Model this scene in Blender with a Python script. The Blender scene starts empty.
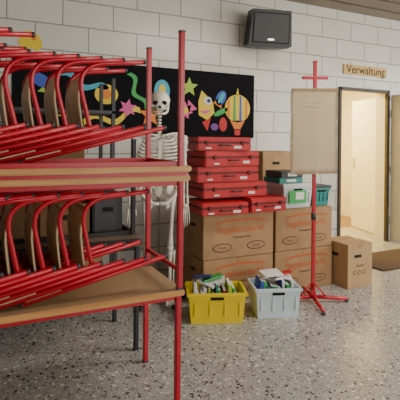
import bpy, bmesh, math, random
from mathutils import Vector, Matrix, Euler
random.seed(7)
D=math.radians
COL=bpy.context.scene.collection
# ------------------------------------------------------------------ materials
def mat(name,col,rough=.5,metal=0,noise=0,nscale=20,bump=0,spec=.5):
    m=bpy.data.materials.new(name); m.use_nodes=True
    nt=m.node_tree; b=nt.nodes['Principled BSDF']
    b.inputs['Base Color'].default_value=(*col,1); b.inputs['Roughness'].default_value=rough
    b.inputs['Metallic'].default_value=metal; b.inputs['Specular IOR Level'].default_value=spec
    if noise or bump:
        tc=nt.nodes.new('ShaderNodeTexCoord'); n=nt.nodes.new('ShaderNodeTexNoise')
        n.inputs['Scale'].default_value=nscale; n.inputs['Detail'].default_value=5
        nt.links.new(tc.outputs['Object'],n.inputs['Vector'])
        if noise:
            r=nt.nodes.new('ShaderNodeValToRGB')
            r.color_ramp.elements[0].position=.3; r.color_ramp.elements[1].position=.7
            r.color_ramp.elements[0].color=(*[c*(1-noise) for c in col],1)
            r.color_ramp.elements[1].color=(*[min(1,c*(1+noise*.6)) for c in col],1)
            nt.links.new(n.outputs['Fac'],r.inputs['Fac']); nt.links.new(r.outputs['Color'],b.inputs['Base Color'])
        if bump:
            bp=nt.nodes.new('ShaderNodeBump'); bp.inputs['Strength'].default_value=bump; bp.inputs['Distance'].default_value=.01
            nt.links.new(n.outputs['Fac'],bp.inputs['Height']); nt.links.new(bp.outputs['Normal'],b.inputs['Normal'])
    return m
def woodmat(name,c1,c2,stretch=(1,14,14),scale=3,rough=.45):
    m=bpy.data.materials.new(name); m.use_nodes=True; nt=m.node_tree; b=nt.nodes['Principled BSDF']
    tc=nt.nodes.new('ShaderNodeTexCoord'); mp=nt.nodes.new('ShaderNodeMapping'); mp.inputs['Scale'].default_value=stretch
    n=nt.nodes.new('ShaderNodeTexNoise'); n.inputs['Scale'].default_value=scale; n.inputs['Detail'].default_value=6
    r=nt.nodes.new('ShaderNodeValToRGB'); r.color_ramp.elements[0].position=.35; r.color_ramp.elements[1].position=.65
    r.color_ramp.elements[0].color=(*c1,1); r.color_ramp.elements[1].color=(*c2,1)
    nt.links.new(tc.outputs['Object'],mp.inputs[0]); nt.links.new(mp.outputs[0],n.inputs['Vector'])
    nt.links.new(n.outputs['Fac'],r.inputs['Fac']); nt.links.new(r.outputs['Color'],b.inputs['Base Color'])
    b.inputs['Roughness'].default_value=rough
    return m
def terrazzo():
    m=bpy.data.materials.new('terrazzo'); m.use_nodes=True; nt=m.node_tree; b=nt.nodes['Principled BSDF']
    L=nt.links.new; N=nt.nodes.new
    tc=N('ShaderNodeTexCoord')
    base=N('ShaderNodeTexNoise'); base.inputs['Scale'].default_value=1.2; base.inputs['Detail'].default_value=4
    L(tc.outputs['Object'],base.inputs['Vector'])
    br=N('ShaderNodeValToRGB'); br.color_ramp.elements[0].color=(.32,.31,.29,1); br.color_ramp.elements[1].color=(.41,.40,.375,1)
    L(base.outputs['Fac'],br.inputs['Fac']); prev=br.outputs['Color']
    for scale,thr,cols in ((38,.38,[(0,(.05,.045,.04)),(.24,(.68,.66,.61)),(.42,(.22,.19,.16)),(.56,(.72,.70,.66)),(.76,(.43,.38,.33)),(.90,(.04,.04,.04))]),
                           (85,.36,[(0,(.66,.64,.6)),(.35,(.12,.11,.10)),(.55,(.50,.47,.43)),(.85,(.05,.05,.05))])):
        v=N('ShaderNodeTexVoronoi'); v.feature='F1'; v.inputs['Scale'].default_value=scale; v.inputs['Randomness'].default_value=1
        L(tc.outputs['Object'],v.inputs['Vector'])
        sep=N('ShaderNodeSeparateColor'); L(v.outputs['Color'],sep.inputs[0])
        r=N('ShaderNodeValToRGB'); r.color_ramp.interpolation='CONSTANT'
        els=r.color_ramp.elements
        els[0].position=0; els[0].color=(*cols[0][1],1); els[1].position=cols[1][0]; els[1].color=(*cols[1][1],1)
        for p,c in cols[2:]:
            e=els.new(p); e.color=(*c,1)
        L(sep.outputs[0],r.inputs['Fac'])
        mul=N('ShaderNodeMath'); mul.operation='MULTIPLY'; mul.inputs[1].default_value=thr; L(sep.outputs[1],mul.inputs[0])
        add=N('ShaderNodeMath'); add.operation='ADD'; add.inputs[1].default_value=.12; L(mul.outputs[0],add.inputs[0])
        lt=N('ShaderNodeMath'); lt.operation='LESS_THAN'; L(v.outputs['Distance'],lt.inputs[0]); L(add.outputs[0],lt.inputs[1])
        mx=N('ShaderNodeMix'); mx.data_type='RGBA'; L(lt.outputs[0],mx.inputs['Factor']); L(prev,mx.inputs[6]); L(r.outputs['Color'],mx.inputs[7])
        prev=mx.outputs[2]
    L(prev,b.inputs['Base Color']); b.inputs['Roughness'].default_value=.22
    return m
def blockwall():
    m=bpy.data.materials.new('glazed_block_wall'); m.use_nodes=True; nt=m.node_tree; b=nt.nodes['Principled BSDF']
    L=nt.links.new; N=nt.nodes.new
    tc=N('ShaderNodeTexCoord'); s=N('ShaderNodeSeparateXYZ'); c=N('ShaderNodeCombineXYZ')
    L(tc.outputs['Object'],s.inputs[0]); 
    ad=N('ShaderNodeMath'); ad.operation='ADD'; L(s.outputs[0],ad.inputs[0]); L(s.outputs[1],ad.inputs[1])
    L(ad.outputs[0],c.inputs[0]); L(s.outputs[2],c.inputs[1])
    br=N('ShaderNodeTexBrick'); L(c.outputs[0],br.inputs['Vector'])
    br.inputs['Scale'].default_value=1; br.inputs['Brick Width'].default_value=.5; br.inputs['Row Height'].default_value=.25
    br.inputs['Mortar Size'].default_value=.007; br.inputs['Mortar Smooth'].default_value=.3
    br.inputs['Color1'].default_value=(.75,.73,.665,1); br.inputs['Color2'].default_value=(.69,.67,.61,1); br.inputs['Mortar'].default_value=(.33,.31,.275,1)
    n=N('ShaderNodeTexNoise'); n.inputs['Scale'].default_value=3; L(tc.outputs['Object'],n.inputs['Vector'])
    mx=N('ShaderNodeMix'); mx.data_type='RGBA'; mx.blend_type='MULTIPLY'; mx.inputs['Factor'].default_value=.12
    L(br.outputs['Color'],mx.inputs[6]); L(n.outputs['Fac'],mx.inputs[7]); L(mx.outputs[2],b.inputs['Base Color'])
    bp=N('ShaderNodeBump'); bp.inputs['Strength'].default_value=.4; bp.inputs['Distance'].default_value=.01; bp.invert=True
    L(br.outputs['Fac'],bp.inputs['Height']); L(bp.outputs['Normal'],b.inputs['Normal'])
    b.inputs['Roughness'].default_value=.25
    return m
RED=mat('red_lacquer',(.50,.002,.020),.3,noise=.12,nscale=6)
REDP=mat('red_plastic',(.46,.003,.006),.5,noise=.22,nscale=7)
REDS=mat('red_plastic_seam',(.10,.003,.003),.6)
PLY=woodmat('plywood_edge',(.50,.23,.065),(.66,.35,.12))
SEAT=woodmat('chair_plywood',(.48,.34,.19),(.64,.48,.30),(14,14,1))
CARD=mat('cardboard',(.36,.21,.10),.85,noise=.14,nscale=9,bump=.1)
CARD2=mat('cardboard_light',(.44,.28,.14),.85,noise=.1,nscale=9)
CARDD=mat('cardboard_dark',(.2,.11,.05),.9)
TAPE=mat('packing_tape',(.34,.19,.08),.35)
ORANGE=mat('orange_print',(.50,.09,.02),.7)
DARKP=mat('dark_print',(.10,.06,.035),.8)
BLACK=mat('black_metal',(.012,.012,.014),.45)
BOARD=mat('black_paper',(.009,.009,.012),.9,noise=.2,nscale=3,spec=.15)
GREY=mat('grey_plastic',(.10,.10,.105),.5)
DGREY=mat('dark_grey',(.04,.04,.045),.5)
CHROME=mat('chrome',(.6,.6,.6),.25,metal=1)
WHITE=mat('white_paint',(.76,.73,.64),.45)
BONE=mat('bone',(.82,.78,.68),.5,noise=.08,nscale=15)
HOLE=mat('dark_hole',(.01,.01,.01),.9)
PAPER=mat('paper',(.84,.72,.52),.8,noise=.04,nscale=4)
INK=mat('pencil_ink',(.70,.59,.42),.8)
YEL=mat('yellow_plastic',(.85,.64,.01),.4)
PBLU=mat('pale_blue_plastic',(.62,.72,.77),.35)
SIGN=mat('sign_yellow',(.66,.42,.13),.5)
DOORG=mat('door_grey',(.38,.38,.36),.5)
FRAME=mat('door_frame_brown',(.06,.045,.03),.5)
CREAM=mat('cream_paint',(.88,.68,.26),.6)
MAT=mat('coir_mat',(.08,.045,.025),.95,noise=.4,nscale=60)
CEIL=woodmat('ceiling_wood',(.15,.11,.075),(.22,.165,.11))
C={k:mat('paint_'+k,v,.6) for k,v in dict(yellow=(.82,.60,.03),green=(.04,.38,.08),blue=(.04,.10,.50),cyan=(.05,.40,.54),pink=(.74,.10,.32),orange=(.80,.21,.02),red=(.58,.015,.015),white=(.72,.72,.70),lime=(.38,.58,.05),purple=(.18,.05,.31),teal=(.02,.22,.2),navy=(.02,.03,.15)).items()}
# ------------------------------------------------------------------ builder
class B:
    def __init__(s): s.bm=bmesh.new(); s.mats=[]
    def mi(s,m):
        if m not in s.mats: s.mats.append(m)
        return s.mats.index(m)
    def merge(s,t,m,M=None,smooth=False):
        if M is not None: bmesh.ops.transform(t,matrix=M,verts=t.verts)
        i=s.mi(m)
        for f in t.faces: f.material_index=i; f.smooth=smooth
        me=bpy.data.meshes.new('tmp'); t.to_mesh(me); t.free(); s.bm.from_mesh(me); bpy.data.meshes.remove(me)
    def box(s,c,size,m,rot=(0,0,0),bev=.003):
        t=bmesh.new(); bmesh.ops.create_cube(t,size=1)
        for v in t.verts: v.co=Vector((v.co.x*size[0],v.co.y*size[1],v.co.z*size[2]))
        bev=min(bev,min(size)*.4)
        if bev>0: bmesh.ops.bevel(t,geom=t.edges[:],offset=bev,segments=2,affect='EDGES')
        s.merge(t,m,Matrix.Translation(c)@Euler(rot).to_matrix().to_4x4())
    def tube(s,pts,r,m,fillet=0,seg=10):
        P=[Vector(p) for p in pts]
        if fillet:
            Q=[P[0]]
            for i in range(1,len(P)-1):
                a=(P[i-1]-P[i]); b=(P[i+1]-P[i]); d=min(fillet,a.length*.48,b.length*.48)
                a=P[i]+a.normalized()*d; b=P[i]+b.normalized()*d
                for k in range(9):
                    q=k/8; Q.append(a*(1-q)**2+P[i]*2*q*(1-q)+b*q*q)
            Q.append(P[-1]); P=Q
        n=len(P); R=r if isinstance(r,(list,tuple)) else [r]*n
        if len(R)!=n: R=[R[0]+(R[-1]-R[0])*i/(n-1) for i in range(n)]
        t=bmesh.new(); rings=[]; up=None
        for i in range(n):
            T=(P[min(i+1,n-1)]-P[max(i-1,0)]).normalized()
            if up is None: up=T.orthogonal().normalized()
            up=(up-T*up.dot(T)).normalized(); bi=T.cross(up)
            rings.append([t.verts.new(P[i]+(up*math.cos(2*math.pi*k/seg)+bi*math.sin(2*math.pi*k/seg))*R[i]) for k in range(seg)])
        for i in range(n-1):
            a=rings[i]; b=rings[i+1]
            for k in range(seg): t.faces.new((a[k],a[(k+1)%seg],b[(k+1)%seg],b[k]))
        t.faces.new(rings[0][::-1]); t.faces.new(rings[-1])
        s.merge(t,m,None,True)
    def ball(s,c,rad,m,rot=(0,0,0),seg=16):
        t=bmesh.new(); bmesh.ops.create_uvsphere(t,u_segments=seg,v_segments=max(8,seg//2+2),radius=1)
        rad=rad if isinstance(rad,(tuple,list)) else (rad,)*3
        s.merge(t,m,Matrix.Translation(c)@Euler(rot).to_matrix().to_4x4()@Matrix.Diagonal((*rad,1)),True)
    def poly(s,pts,m,th=.004,M=None):
        t=bmesh.new(); vs=[t.verts.new((p[0],0,p[1])) for p in pts]; f=t.faces.new(vs)
        e=bmesh.ops.extrude_face_region(t,geom=[f]); 
        for v in [g for g in e['geom'] if isinstance(g,bmesh.types.BMVert)]: v.co.y-=th
        bmesh.ops.recalc_face_normals(t,faces=t.faces[:])
        s.merge(t,m,M)
    def text(s,txt,size,m,M,th=.0006):
        cu=bpy.data.curves.new('t','FONT'); cu.body=txt; cu.size=size; cu.extrude=th; cu.align_x='CENTER'; cu.align_y='CENTER'
        o=bpy.data.objects.new('t',cu); COL.objects.link(o); dg=bpy.context.evaluated_depsgraph_get()
        me=bpy.data.meshes.new_from_object(o.evaluated_get(dg)); bpy.data.objects.remove(o); bpy.data.curves.remove(cu)
        t=bmesh.new(); t.from_mesh(me); bpy.data.meshes.remove(me)
        s.merge(t,m,M@Matrix.Rotation(D(90),4,'X'))
    def make(s,name,loc=(0,0,0),rot=(0,0,0)):
        me=bpy.data.meshes.new(name); s.bm.to_mesh(me); s.bm.free()
        for m in s.mats: me.materials.append(m)
        o=bpy.data.objects.new(name,me); o.location=loc; o.rotation_euler=rot; COL.objects.link(o); return o
T=Matrix.Translation
# ------------------------------------------------------------------ room
WY=4.5; CZ=3.15; DX0,DX1,DH=4.29,5.22,2.12
BLK=blockwall()
b=B(); b.box((2,.5,-.05),(11,10,.1),terrazzo(),bev=0); b.make('floor')
b=B(); b.box((2,.5,CZ+.05),(11,10,.1),mat('ceiling_board',(.22,.18,.14),.7),bev=0)
for i in range(14): b.box((2,WY-.12-i*.3,CZ-.008),(10.9,.24,.02),CEIL,bev=.002)
b.make('ceiling')
b=B()
b.box(((-3.5+DX0)/2,WY+.1,CZ/2),(DX0+3.5,.2,CZ),BLK,bev=0)
b.box(((DX1+7.5)/2,WY+.1,CZ/2),(7.5-DX1,.2,CZ),BLK,bev=0)
b.box(((DX0+DX1)/2,WY+.1,(DH+CZ)/2),(DX1-DX0,.2,CZ-DH),BLK,bev=0)
b.make('wall_back')
b=B(); b.box((-3.6,.5,CZ/2),(.2,8.2,CZ),BLK,bev=0); b.make('wall_left')
b=B(); b.box((7.6,.5,CZ/2),(.2,8.2,CZ),BLK,bev=0); b.make('wall_right')
b=B()
b.box((4.6,6.9,1.3),(3.2,.1,2.6),CREAM,bev=0); b.make('wall_office_back')
b=B(); b.box((3.6,5.78,1.3),(.1,2.15,2.6),CREAM,bev=0); b.make('wall_office_left')
b=B(); b.box((6.3,5.78,1.3),(.1,2.15,2.6),WHITE,bev=0); b.make('wall_office_right')
b=B(); b.box((4.95,5.78,2.65),(2.8,2.3,.1),WHITE,bev=0); b.make('ceiling_office')
b=B(); b.box((4.95,6.18,-.05),(2.8,1.35,.1),mat('office_lino',(.26,.15,.06),.4),bev=0); b.make('floor_office')
b=B()
for s,x in ((1,DX0),(-1,DX1)):
    b.box((x+s*.012,WY+.11,DH/2),(.022,.18,DH),WHITE,bev=.003)
    b.box((x+s*.018,WY+.0,DH/2),(.045,.05,DH),FRAME,bev=.004)
b.box(((DX0+DX1)/2,WY+.11,DH-.012),(DX1-DX0,.18,.022),WHITE,bev=.003)
b.box(((DX0+DX1)/2,WY+.0,DH-.018),(DX1-DX0,.05,.045),FRAME,bev=.004)
b.make('trim_door_frame')
b=B(); b.box((0,.36,1.03),(.04,.72,2.03),WHITE,bev=.004); b.box((-.026,.64,1.04),(.012,.045,.18),CHROME,bev=.002)
b.tube([(-.03,.64,1.08),(-.075,.64,1.08),(-.075,.54,1.08)],.009,CHROME,.02)
b.make('door_office',(5.36,4.80,.012),(0,0,D(-16)))
b=B(); b.box((0,-.45,1.04),(.045,.9,2.04),DOORG,bev=.004)
b.box((-.03,-.82,1.04),(.012,.05,.2),CHROME); b.tube([(-.03,-.82,1.08),(-.08,-.82,1.08),(-.08,-.70,1.08)],.01,CHROME,.02)
for z in (.3,1.0,1.8): b.tube([(0,.012,z-.05),(0,.012,z+.05)],.012,CHROME)
b.make('door_main',(DX1+.04,WY-.03,0),(0,0,D(6)))
b=B(); b.box((0,0,0),(.80,.02,.13),SIGN,bev=.004); b.text('Verwaltung',.155,HOLE,T((0,-.0115,.0)),.001)
b.make('door_sign',(4.76,WY-.010,2.365))
b=B(); b.box((0,0,.008),(1.3,.62,.014),MAT,bev=.004); b.make('doormat',(4.6,3.76,.001))
# ------------------------------------------------------------------ mural
b=B(); X0,X1,Z0,Z1=.3,2.95,1.43,2.17
b.box(((X0+X1)/2,WY-.0115,(Z0+Z1)/2),(X1-X0,.022,Z1-Z0),BOARD)
def at(x,z,ang=0,y=0): return T((x,WY-.0225-y,z))@Matrix.Rotation(ang,4,'Y')
def ell(rx,rz,n=24,a0=0,a1=2*math.pi): return [(rx*math.cos(a0+(a1-a0)*i/n),rz*math.sin(a0+(a1-a0)*i/n)) for i in range(n+(0 if abs(a1-a0-2*math.pi)<1e-6 else 1))]
b.poly(ell(.17,.16),C['yellow'],M=at(2.72,1.77))
for i,k in enumerate((-.12,-.04,.04,.12)):
    h=.15*math.sqrt(max(0,1-(k/.17)**2)); b.poly([(k-.016,-h),(k+.016,-h),(k+.010,h),(k-.010,h)],C[['orange','green','blue','orange'][i]],.003,at(2.72,1.77,y=.004))
b.poly([(-.1,0),(.1,0),(.04,-.1),(-.04,-.1)],C['orange'],M=at(2.72,1.63)); b.poly([(-.04,0),(.04,0),(.035,-.06),(-.035,-.06)],C['red'],M=at(2.72,1.52))
b.poly([(-.02,0),(.02,0),(0,.09)],C['yellow'],M=at(2.72,1.92))
b.poly([(-.02,.17),(.10,.02),(.10,-.10),(0,-.17),(-.10,-.10),(-.08,.05)],C['yellow'],M=at(2.3,1.79,D(-10)))
b.poly(ell(.05,.045),C['white'],.003,at(2.33,1.84,y=.004)); b.poly(ell(.022,.022),C['navy'],.003,at(2.34,1.84,y=.007))
b.poly([(-.08,0),(.08,.02),(.0,-.03)],C['pink'],.003,at(2.3,1.72,y=.004))
b.poly([(0,0),(.09,.09),(.11,-.06)],C['orange'],M=at(2.4,1.82)); b.poly([(0,0),(-.11,.1),(-.13,-.04)],C['pink'],M=at(2.2,1.74))
b.poly([(-.05,0),(.06,.05),(.02,-.1)],C['red'],M=at(2.31,1.6)); b.poly(ell(.06,.09),C['blue'],M=at(2.5,1.88,D(30))); b.poly(ell(.03,.07),C['cyan'],.003,at(2.5,1.88,D(30),.004))
b.poly(ell(.10,.03),C['green'],M=at(2.5,1.72,D(-25))); b.poly(ell(.05,.08),C['red'],M=at(2.53,1.58)); b.poly(ell(.05,.04),C['purple'],M=at(2.42,1.55))
def star(r,n=5,q=.45): return [((r if i%2==0 else r*q)*math.sin(i*math.pi/n),(r if i%2==0 else r*q)*math.cos(i*math.pi/n)) for i in range(2*n)]
b.poly(star(.11),C['lime'],M=at(2.1,1.98)); b.poly(star(.1,7,.6),C['pink'],M=at(2.05,1.72)); b.poly(ell(.04,.04),C['yellow'],.003,at(2.05,1.72,y=.004))
def worm(x,z,amp,ln,w,c,ang=0):
    n=26; up=[];dn=[]
    for i in range(n+1):
        q=i/n; xx=(q-.5)*ln; zz=amp*math.sin(q*9); up.append((xx,zz+w/2)); dn.append((xx,zz-w/2))
    b.poly(up+dn[::-1],C[c],M=at(x,z,ang))
worm(.95,1.95,.04,.5,.06,'cyan',.3); worm(1.25,1.62,.05,.6,.06,'yellow',-.2); worm(1.5,1.9,.04,.4,.05,'green',1.1); worm(.7,1.7,.05,.45,.06,'lime',.8)
b.poly(ell(.12,.1),C['yellow'],M=at(1.18,1.85)); b.poly(ell(.05,.05),C['orange'],.003,at(1.18,1.85,y=.004)); b.poly(star(.1,6,.5),C['pink'],M=at(1.4,1.72,.2,.004))
b.poly(ell(.1,.06),C['blue'],M=at(.55,1.95,.5)); b.poly(star(.13),C['orange'],M=at(1.65,1.66)); b.poly(ell(.09,.12),C['cyan'],M=at(1.78,1.92)); b.poly(ell(.04,.07),C['yellow'],.003,at(1.78,1.92,y=.004))
b.make('mural_board')
b=B(); b.poly([(-.11,-.02),(-.09,.06),(-.03,.10),(.04,.09),(.09,.04),(.11,-.04),(.06,-.09),(.0,-.06),(-.05,-.10)],C['yellow']); b.poly(ell(.018,.02),C['orange'],.003,T((.03,-.004,.03)))
b.make('paper_cutout',(.46,WY-.0005,2.31))
# ------------------------------------------------------------------ wall speaker
b=B()
b.poly([(-.25,-.19),(-.22,.20),(.22,.20),(.25,-.19),(.2,-.215),(-.2,-.215)],BLACK,.24,T((0,.12,0)))
b.box((0,-.123,0),(.42,.008,.33),HOLE,bev=.003)
b.box((0,-.127,0),(.40,.004,.31),BLACK,bev=.002)
b.box((0,-.131,-.125),(.07,.004,.018),CHROME,bev=.001)
b.tube([(0,.10,.05),(0,.24,.05)],.02,BLACK); 
b.make('wall_loudspeaker',(2.975,4.24,2.67),(D(8),D(1),D(-18)))
# ------------------------------------------------------------------ tables
LAM=mat('laminate',(.38,.26,.14),.4)
def table(name,loc,x0,x1,depth,h,flip=False,legw=.030,runner=False,F=RED,P=PLY,inset=.05):
    b=B()
    def Z(z): return (h-z) if flip else z
    L=x1-x0; cx=(x0+x1)/2; cy=depth/2
    b.box((cx,cy,Z(h-.016)),(L,depth,.030),P,bev=.006)
    b.box((cx,cy,Z(h-.001)),(L-.02,depth-.02,.003),LAM if F is RED else DGREY,bev=.0005)
    for y in (.035,depth-.035): b.box((cx,y,Z(h-.043)),(L-2*inset,.022,.024),F,bev=.004)
    for x in (x0+inset,x1-inset):
        b.box((x,cy,Z(h-.043)),(.022,depth-.07,.024),F,bev=.004)
        for y in (.022,depth-.022):
            b.box((x,y,Z((h-.031)/2)),(legw,legw,h-.032),F,bev=.005)
            b.box((x,y,Z(.006)),(legw+.004,legw+.004,.012),DGREY,bev=.003)
        if runner: b.box((x,cy,Z(.10)),(.022,depth-.07,.022),F,bev=.003)
    if flip:
        for y in (.012,depth-.012): b.box((cx,y,-.009),(L-.04,.016,.016),F,bev=.003)
        for x in (x0+.03,x1-.03): b.box((x,cy,-.009),(.016,depth-.03,.016),F,bev=.003)
    return b.make(name,loc)
table('school_table',(0,2.165,0),-.42,1.005,.54,.605,inset=.032)
table('school_table',(0,2.165,.607),-.40,1.030,.54,.605,runner=True)
table('school_table',(0,2.16,1.230),-.40,1.035,.545,.75,flip=True,inset=.058)
DWOOD=woodmat('dark_wood',(.08,.05,.03),(.14,.09,.05))
table('dark_table',(0,2.84,0),-.55,1.02,.56,.72,F=BLACK,P=DWOOD)
table('dark_table',(0,2.84,.742),-.50,.99,.56,.66,flip=True,F=BLACK,P=DWOOD)
b=B()
for x,w,h,m in ((-.28,.34,.22,DGREY),(.12,.36,.24,CARDD),(.52,.32,.20,CARDD),(.80,.2,.26,DGREY)):
    b.box((x,0,h/2),(w,.32,h),m,bev=.01); b.box((x,-.162,h*.6),(w*.35,.005,.03),HOLE,bev=.001); b.box((x,0,h-.012),(w+.012,.33,.022),m,bev=.004)
b.make('storage_bin_row',(0,3.12,.775))
# ------------------------------------------------------------------ chairs (lying on their backs, nested)
def chair_mesh():
    b=B(); r=.0122
    for s in (-1,1):
        y=s*.166; yo=s*.1925
        b.tube([(-.02,y,.012),(0,y,.06),(.0,y,.405),(.36,y,.36)],r,RED,.15,10)
        b.ball((.36,y,.36),.0135,DGREY,seg=10)
        b.tube([(-.35,yo,.0),(.38,yo,.0)],r,RED,0,10)
        b.ball((.38,yo,0),.0135,DGREY,seg=10); b.ball((-.35,yo,0),.0125,DGREY,seg=10)
        b.box((-.012,(y+yo)/2,.006),(.03,.024,.016),RED)
    b.tube([(.02,-.166,.06),(.02,.166,.06)],.008,RED); 
    t=bmesh.new(); nx,nz=8,8; g=[]
    for side in (0,1):
        rows=[]
        for i in range(nz+1):
            row=[]
            for j in range(nx+1):
                q=i/nz
                yy=(j/nx-.5)*(.34-.10*max(0,q-.8)*2); zz=.03+q*.325
                x=-.020-.012*math.cos(q*math.pi)+.010*(1-(2*j/nx-1)**2)+ .07*max(0,q-.6)**2*4
                row.append(t.verts.new((x-.002-side*.010,yy,zz)))
            rows.append(row)
        g.append(rows)
    for i in range(nz):
        for j in range(nx):
            t.faces.new((g[0][i][j],g[0][i][j+1],g[0][i+1][j+1],g[0][i+1][j])); t.faces.new((g[1][i][j],g[1][i+1][j],g[1][i+1][j+1],g[1][i][j+1]))
    for i in range(nz):
        for j in (0,nx): t.faces.new((g[0][i][j],g[0][i+1][j],g[1][i+1][j],g[1][i][j]))
    for j in range(nx):
        for i in (0,nz): t.faces.new((g[0][i][j],g[0][i][j+1],g[1][i][j+1],g[1][i][j]))
    bmesh.ops.recalc_face_normals(t,faces=t.faces[:]); b.merge(t,SEAT,None,True)
    b.box((-.25,0,.010),(.17,.40,.009),SEAT,bev=.004)
    return b
first=None
def chair(loc,tilt):
    global first
    if first is None:
        first=chair_mesh().make('school_chair',loc,(0,-tilt,0)); return
    o=bpy.data.objects.new('school_chair',first.data); o.location=loc; o.rotation_euler=(0,-tilt,0); COL.objects.link(o)
for k in range(8):
    t=D(12); chair((-.26+.115*k,2.43+random.uniform(-.004,.004),.612+.012+.35*math.sin(t)),t)
for k in range(8):
    t=D(14); chair((-.27+.115*k,2.43+random.uniform(-.004,.004),1.275+.012+.35*math.sin(t)),t)
chair((-.24,2.43,1.862),D(5)); chair((-.14,2.43,1.852),D(5))
# ------------------------------------------------------------------ black shelf behind with bins
b=B()
for x in (0,.9):
    for y in (0,.4): b.box((x,y,.95),(.03,.03,1.9),BLACK)
for z in (.12,.62,1.12,1.62): b.box((.45,.2,z),(.93,.43,.025),DGREY)
b.make('storage_shelf',(.12,3.65,0))
for (x,z,w,h,m) in ((.33,.134,.36,.3,GREY),(.77,.134,.38,.34,CARD),(.35,.634,.38,.3,DGREY),(.80,.634,.34,.28,CARDD),(.5,1.134,.6,.25,CARDD)):
    b=B(); b.box((0,0,h/2),(w,.34,h),m,bev=.015); b.box((0,0,h-.02),(w+.02,.36,.03),m,bev=.006); b.box((0,-.172,h*.55),(w*.3,.006,.03),HOLE,bev=.002)
    b.make('storage_bin',(x,3.86,z))
# ------------------------------------------------------------------ cardboard boxes
def carton(loc,w,d,h,text=True,m=CARD,rotz=0,name='cardboard_box'):
    b=B(); b.box((0,0,h/2),(w,d,h),m,bev=.004)
    b.box((0,0,h+.0005),(w,.05,.002),TAPE,bev=0)
    b.box((0,-.0,h+.001),(w-.01,.004,.003),CARDD,bev=0)
    b.box((0,-d/2-.001,h-.02),(.05,.003,.04),TAPE,bev=0)
    b.box((0,d/2+.0,h-.02),(.05,.003,.04),TAPE,bev=0)
    for s in (-1,1):
        b.box((s*w/2,0,h*.72),(.004,.09,.028),HOLE,bev=.0015)
    f=T((0,-d/2-.0012,0))
    if text:
        b.text('hagebaumarkt',.085,ORANGE,f@T((.02,0,h*.64)))
        b.poly(ell(.27,.045,24,.25,math.pi-.25)+ell(.25,.028,24,.25,math.pi-.25)[::-1],ORANGE,.0008,f@T((.02,0,h*.76)))
        b.text('Umzugskarton',.03,DARKP,f@T((.02,0,h*.46)))
        for x in (-.17,.17):
            b.poly(ell(.095,.038),DARKP,.0008,f@T((x,0,h*.24))); b.poly(ell(.085,.029),m,.0008,f@T((x,-.0009,h*.24)))
            b.text('Inhalt',.036,DARKP,f@T((x,-.0018,h*.24)))
    else:
        b.box((-w*.1,-d/2-.001,h*.72),(.09,.003,.028),HOLE,bev=.001)
        for i in range(3): b.poly(ell(.022,.022),DARKP,.0008,f@T((-.07+.06*i,0,h*.35))); b.poly(ell(.015,.015),m,.0008,f@T((-.07+.06*i,-.0009,h*.35)))
        b.text('Archiv',.04,DARKP,f@T((0,0,h*.5)))
    return b.make(name,loc,(0,0,rotz))
carton((2.08,3.56,0),.71,.40,.38); carton((2.08,3.56,.384),.71,.40,.38,rotz=D(-.8))
carton((2.80,3.56,0),.68,.40,.38); carton((2.80,3.565,.384),.68,.40,.38,rotz=D(.8))
carton((3.325,3.345,0),.32,.34,.42,False,CARD2)
carton((2.9,4.08,0),.6,.38,.42,False); carton((2.9,4.08,.424),.6,.38,.42,False); carton((2.88,4.05,.848),.42,.34,.44,False,CARD2)
# ------------------------------------------------------------------ red cases
def case(loc,w,d,h,rotz=0):
    b=B(); g=.003
    b.box((0,0,h*.30),(w,d,h*.60-g),REDP,bev=.010); b.box((0,0,h*.80+g*.5),(w,d,h*.40-g),REDP,bev=.010)
    b.box((0,0,h*.6),(w-.008,d-.008,.012),REDS,bev=0)
    for x in (-w*.33,w*.33): b.box((x,-d/2-.003,h*.6),(.026,.01,.036),REDS,bev=.002)
    hz=h*.42
    b.tube([(-.05,-d/2,hz),(-.05,-d/2-.025,hz),(.05,-d/2-.025,hz),(.05,-d/2,hz)],.006,BLACK,.015)
    b.box((w*.24,-d/2-.0005,h*.28),(.07,.002,.022),C['white'],bev=0)
    b.box((-w*.3,-d/2-.0005,h*.2),(.05,.002,.012),C['white'],bev=0)
    for x in (-w/2+.05,w/2-.05): b.box((x,0,h-.0015),(.015,d*.8,.004),REDP,bev=.001)
    return b.make('red_carrying_case',loc,(0,0,rotz))
case((1.90,3.48,.77),.44,.42,.105,D(-4)); case((2.325,3.48,.77),.39,.40,.128,D(2))
case((2.05,3.56,.901),.66,.36,.13,D(1)); case((2.0,3.57,1.033),.60,.34,.135,D(-4)); case((2.02,3.57,1.170),.58,.34,.135,D(4)); case((1.97,3.56,1.307),.50,.32,.12,D(-9))
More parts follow.
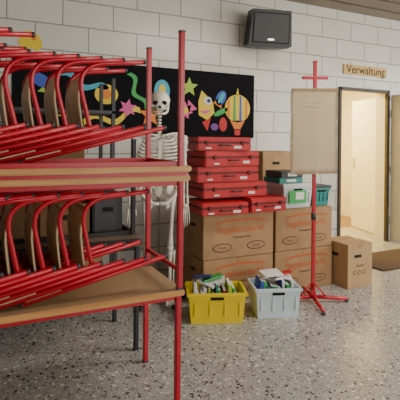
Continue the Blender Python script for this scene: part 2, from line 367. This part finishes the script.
# ------------------------------------------------------------------ plastic tubs
def crate(loc,w,d,h,m,rotz=0,name='plastic_crate',lid=None,taper=.9):
    b=B(); th=.006
    a=taper; W0,D0=w*a/2,d*a/2; W1,D1=w/2,d/2
    t=bmesh.new()
    def ring(wx,dy,z): return [t.verts.new(p) for p in ((-wx,-dy,z),(wx,-dy,z),(wx,dy,z),(-wx,dy,z))]
    R=[ring(W0,D0,0),ring(W1,D1,h),ring(W1-th,D1-th,h),ring(W0-th,D0-th,th)]
    t.faces.new(R[0][::-1])
    for i in range(3):
        for k in range(4): t.faces.new((R[i][k],R[i][(k+1)%4],R[i+1][(k+1)%4],R[i+1][k]))
    t.faces.new(R[3]); b.merge(t,m)
    for s in (-1,1):
        b.box((0,s*(D1+.004),h-.012),(w+.03,.02,.024),m,bev=.005); b.box((s*(W1+.004),0,h-.012),(.02,d+.03,.024),m,bev=.005)
        b.box((0,s*(D1*.975),h*.70),(w*.96,.012,.010),m,bev=.003)
        for x in (-.3,-.1,.1,.3): b.box((w*x*1.3,s*D1*.968,h*.50),(.010,.014,h*.5),m,bev=.003)
    b.box((0,-D1-.001,h*.82),(.10,.006,.022),HOLE,bev=.002)
    if lid: b.box((0,0,h+.008),(w+.035,d+.035,.022),lid,bev=.006)
    return b.make(name,loc,(0,0,rotz))
TUB=mat('frosted_tub',(.62,.66,.66),.3)
crate((2.735,3.55,.768),.34,.34,.21,TUB,0,'lidded_storage_tub',lid=C['white'])
b=B(); b.box((0,0,.0),(.2,.004,.12),C['green'],bev=.001); b.box((.02,-.003,.01),(.1,.004,.07),C['white'],bev=.001); b.make('green_label_card',(2.72,3.368,.875))
crate((3.05,3.56,.768),.19,.3,.18,C['teal'],0,'small_storage_tub',lid=DGREY)
for x,z,w,h,m in ((2.69,1.0,.28,.05,C['teal']),(2.70,1.052,.26,.06,DGREY),):
    b=B(); b.box((0,0,h/2),(w,.26,h),m,bev=.006); b.box((0,-.131,h/2),(w*.4,.003,h*.5),C['white'],bev=0); b.make('game_box',(x,3.56,z-.001))
# ------------------------------------------------------------------ crates with books
def books(loc,w,d,h,rotz,name='book_pile'):
    b=B(); x=-w/2; keys=['white','teal','green','white','navy','red','white','lime','blue','white','green']
    while x<w/2-.02:
        th=random.uniform(.012,.032); hh=h*random.uniform(.85,1.15); m=C[random.choice(keys)]
        lean=random.uniform(-.14,.14)
        b.box((x+th/2,random.uniform(-.015,.015),hh/2),(th,d*random.uniform(.8,.95),hh),m,(0,lean,0),.002)
        b.box((x+th/2,-.004,hh/2+.003),(th*.8,d*.78,hh),C['white'],(0,lean,0),.001)
        x+=th+.004
    for i in range(4):
        b.box((random.uniform(-w*.28,w*.28),random.uniform(-.03,.03),h*1.12+i*.014),(random.uniform(.13,.17),.12,.014),C[random.choice(keys)],(random.uniform(-.2,.2),random.uniform(-.3,.3),random.uniform(-.8,.8)),.002)
    return b.make(name,loc,(0,0,rotz))
ry=D(-22)
crate((1.715,3.13,.0),.44,.29,.235,YEL,ry); books((1.715,3.13,.008),.36,.22,.24,ry)
rw=D(-20)
crate((2.20,3.02,.0),.36,.28,.235,PBLU,rw); books((2.20,3.02,.008),.29,.21,.24,rw)
# ------------------------------------------------------------------ red stand with paper
b=B()
b.box((0,0,1.06),(.030,.030,2.06),RED,bev=.004); b.box((0,-.0,1.95),(.23,.026,.026),RED,bev=.004)
b.box((0,0,2.09),(.04,.04,.015),RED,bev=.004)
for a in (0,90,180,270):
    ca,sa=math.cos(D(a)),math.sin(D(a)); b.tube([(.0,0,.05),(ca*.30,sa*.30,.03)],.016,RED); b.ball((ca*.30,sa*.30,.018),.018,DGREY,seg=10)
for a in (0,90,180,270):
    ca,sa=math.cos(D(a)),math.sin(D(a)); b.tube([(ca*.012,sa*.012,.17),(ca*.12,sa*.12,.042)],.007,RED)
b.tube([(0,-.0,.72),(0,-.0,.78)],.022,DGREY)
t=bmesh.new(); nx,nz=12,14; V=[[None]*(nx+1) for _ in range(nz+1)]
for i in range(nz+1):
    for j in range(nx+1):
        x=(j/nx-.5)*.41-.01; z=1.11+(i/nz)*.74
        V[i][j]=t.verts.new((x,-.024-.008*math.sin(j/nx*5)*(1-i/nz)-.012*(1-i/nz)**2*(j/nx),z+.012*(j/nx)))
for i in range(nz):
    for j in range(nx): t.faces.new((V[i][j],V[i][j+1],V[i+1][j+1],V[i+1][j]))
bmesh.ops.solidify(t,geom=t.faces[:],thickness=.002)
b.merge(t,PAPER,None,True)
b.box((-.01,-.028,1.848),(.41,.012,.014),CARD2,bev=.003)
for i,l in enumerate(('Mo  Di  Mi  Do  Fr','Klasse 3a   Raum 12','Anna  Ben  Clara','David  Eva  Finn')):
    b.text(l,.024,INK,T((-.02,-.035,1.80-i*.045)),.0004)
b.make('flipchart_stand',(2.64,3.055,0),(0,0,D(-24)))
# ------------------------------------------------------------------ skeleton model
b=B()
def bone(p,q,r):
    p=Vector(p);q=Vector(q); b.tube([p,p.lerp(q,.12),p.lerp(q,.3),p.lerp(q,.7),p.lerp(q,.88),q],[r*1.5,r*1.25,r*.85,r*.85,r*1.25,r*1.5],BONE); b.ball(p,r*1.6,BONE,seg=10); b.ball(q,r*1.6,BONE,seg=10)
b.ball((0,.015,1.73),(.074,.092,.08),BONE,seg=20); b.ball((0,-.045,1.685),(.055,.05,.05),BONE,seg=16)
for s in (-1,1):
    b.ball((s*.029,-.078,1.70),(.020,.018,.019),HOLE,seg=12); b.ball((s*.05,-.055,1.678),(.018,.03,.012),BONE,seg=10)
    b.tube([(s*.058,-.005,1.67),(s*.052,-.01,1.63),(s*.03,-.07,1.612),(0,-.085,1.61)],.010,BONE,.02,8)
b.poly([(-.011,-.018),(.011,-.018),(0,.016)],HOLE,.006,T((0,-.088,1.672)))
b.box((0,-.083,1.648),(.046,.02,.012),BONE,bev=.003); b.box((0,-.083,1.632),(.044,.02,.010),BONE,bev=.003); b.box((0,-.090,1.640),(.046,.008,.003),HOLE,bev=0)
for i in range(24):
    z=1.62-i*.026; y=.045+.018*math.sin(i*.28); b.ball((0,y,z),(.017+.0005*i,.016,.010),BONE,seg=10); b.ball((0,y+.025,z-.006),(.005,.018,.006),BONE,seg=8)
for i in range(11):
    z=1.44-i*.028; w=.075+.065*math.sin(min(1,(i+1)/7)*math.pi/2)-(.012*max(0,i-7)); dep=.075+.03*math.sin(min(1,(i+1)/6)*math.pi/2)
    end=1.0 if i<7 else 1-.14*(i-6)
    for s in (-1,1):
        pts=[]
        for k in range(12):
            a=math.pi*k/11*end; pts.append((s*(.012+w*math.sin(a)) ,.05-dep*(1-math.cos(a))*.78, z-.055*math.sin(a*.5)**2))
        b.tube(pts,.0075,BONE,seg=6)
b.box((0,-.115,1.31),(.028,.010,.17),BONE,bev=.004)
for s in (-1,1):
    b.tube([(0,-.10,1.42),(s*.08,-.07,1.45),(s*.17,.0,1.455)],.009,BONE,.03,8)
    b.poly([(0,0),(s*.09,.02),(s*.02,-.13)],BONE,.008,T((s*.06,.085,1.43)))
    bone((s*.180,.01,1.42),(s*.188,.02,1.12),.013)
    bone((s*.180,.015,1.11),(s*.175,-.02,.87),.007); bone((s*.200,.01,1.11),(s*.203,-.02,.87),.007)
    b.ball((s*.19,-.022,.845),(.024,.014,.02),BONE,seg=10)
    for f,(dx,ln) in enumerate(((-.026,.07),(-.014,.15),(-.004,.165),(.008,.155),(.02,.13))):
        x=s*(.19+dx*.9); z0=.835; b.tube([(x,-.022,z0),(x+s*dx*.3,-.03,z0-ln*.45),(x+s*dx*.4,-.035,z0-ln*.75),(x+s*dx*.4,-.03,z0-ln)],[.0055,.0045,.004,.003],BONE,seg=6)
    b.tube([(s*.02,.06,.98),(s*.09,.06,1.03),(s*.14,.01,1.0),(s*.12,-.03,.94),(s*.05,-.05,.87),(0,-.05,.87)],.014,BONE,.04,8)
    b.ball((s*.09,.03,.975),(.05,.018,.055),BONE,(0,0,s*.6)); b.ball((s*.06,.0,.86),(.02,.02,.045),BONE,seg=10)
    bone((s*.10,.0,.90),(s*.085,.0,.50),.015); bone((s*.085,.0,.475),(s*.085,.02,.12),.013); bone((s*.115,.02,.46),(s*.11,.03,.12),.006)
    b.ball((s*.085,-.022,.49),(.018,.01,.02),BONE,seg=10); b.ball((s*.09,.04,.10),(.025,.04,.024),BONE,seg=10)
    for k in range(5): b.tube([(s*(.075+.008*k),.01,.10),(s*(.062+.014*k),-.08,.075),(s*(.06+.016*k),-.135+.01*k,.066)],[.009,.006,.005],BONE,seg=6)
b.ball((0,.06,.96),(.04,.02,.055),BONE,seg=12)
b.tube([(0,.10,.06),(0,.10,1.5),(0,.07,1.55)],.010,CHROME,.03)
for k in range(5):
    a=2*math.pi*k/5+.3; b.tube([(0,.10,.07),(.2*math.cos(a),.10+.2*math.sin(a),.045)],.012,WHITE); b.ball((.2*math.cos(a),.10+.2*math.sin(a),.022),.022,DGREY,seg=10)
b.make('anatomical_skeleton',(1.38,3.52,0),(0,0,D(-20))).scale=(1.18,1.18,1.0)
# ------------------------------------------------------------------ lights
def area(name,loc,rot,sx,sy,e,col):
    l=bpy.data.lights.new(name,'AREA'); l.shape='RECTANGLE'; l.size=sx; l.size_y=sy; l.energy=e; l.color=col
    o=bpy.data.objects.new(name,l); o.location=loc; o.rotation_euler=rot; COL.objects.link(o)
area('window_light_rear',(3.8,-3.6,1.9),(D(82),0,D(5)),5,2.0,190,(1,.965,.89))
area('window_light_side',(7.2,1.2,1.9),(D(80),0,D(80)),4,2.0,175,(1,.965,.89))
area('ceiling_lamp',(3.0,1.9,3.1),(0,0,0),1.6,.4,58,(1,.93,.80))
area('office_lamp',(4.7,5.7,2.55),(0,0,0),1.0,.8,150,(1,.80,.36))
w=bpy.data.worlds.new('world'); bpy.context.scene.world=w; w.use_nodes=True
w.node_tree.nodes['Background'].inputs[0].default_value=(.97,.95,.92,1); w.node_tree.nodes['Background'].inputs[1].default_value=.48
# ------------------------------------------------------------------ camera (hand-held: slight roll)
cam=bpy.data.cameras.new('camera'); cam.sensor_width=36; cam.lens=40.5; cam.shift_y=-.15
co=bpy.data.objects.new('camera',cam); co.location=(0,0,1.4)
co.rotation_euler=(Matrix.Rotation(D(-26.57),3,'Z')@Matrix.Rotation(D(90),3,'X')@Matrix.Rotation(D(.6),3,'Z')).to_euler(); COL.objects.link(co)
bpy.context.scene.camera=co
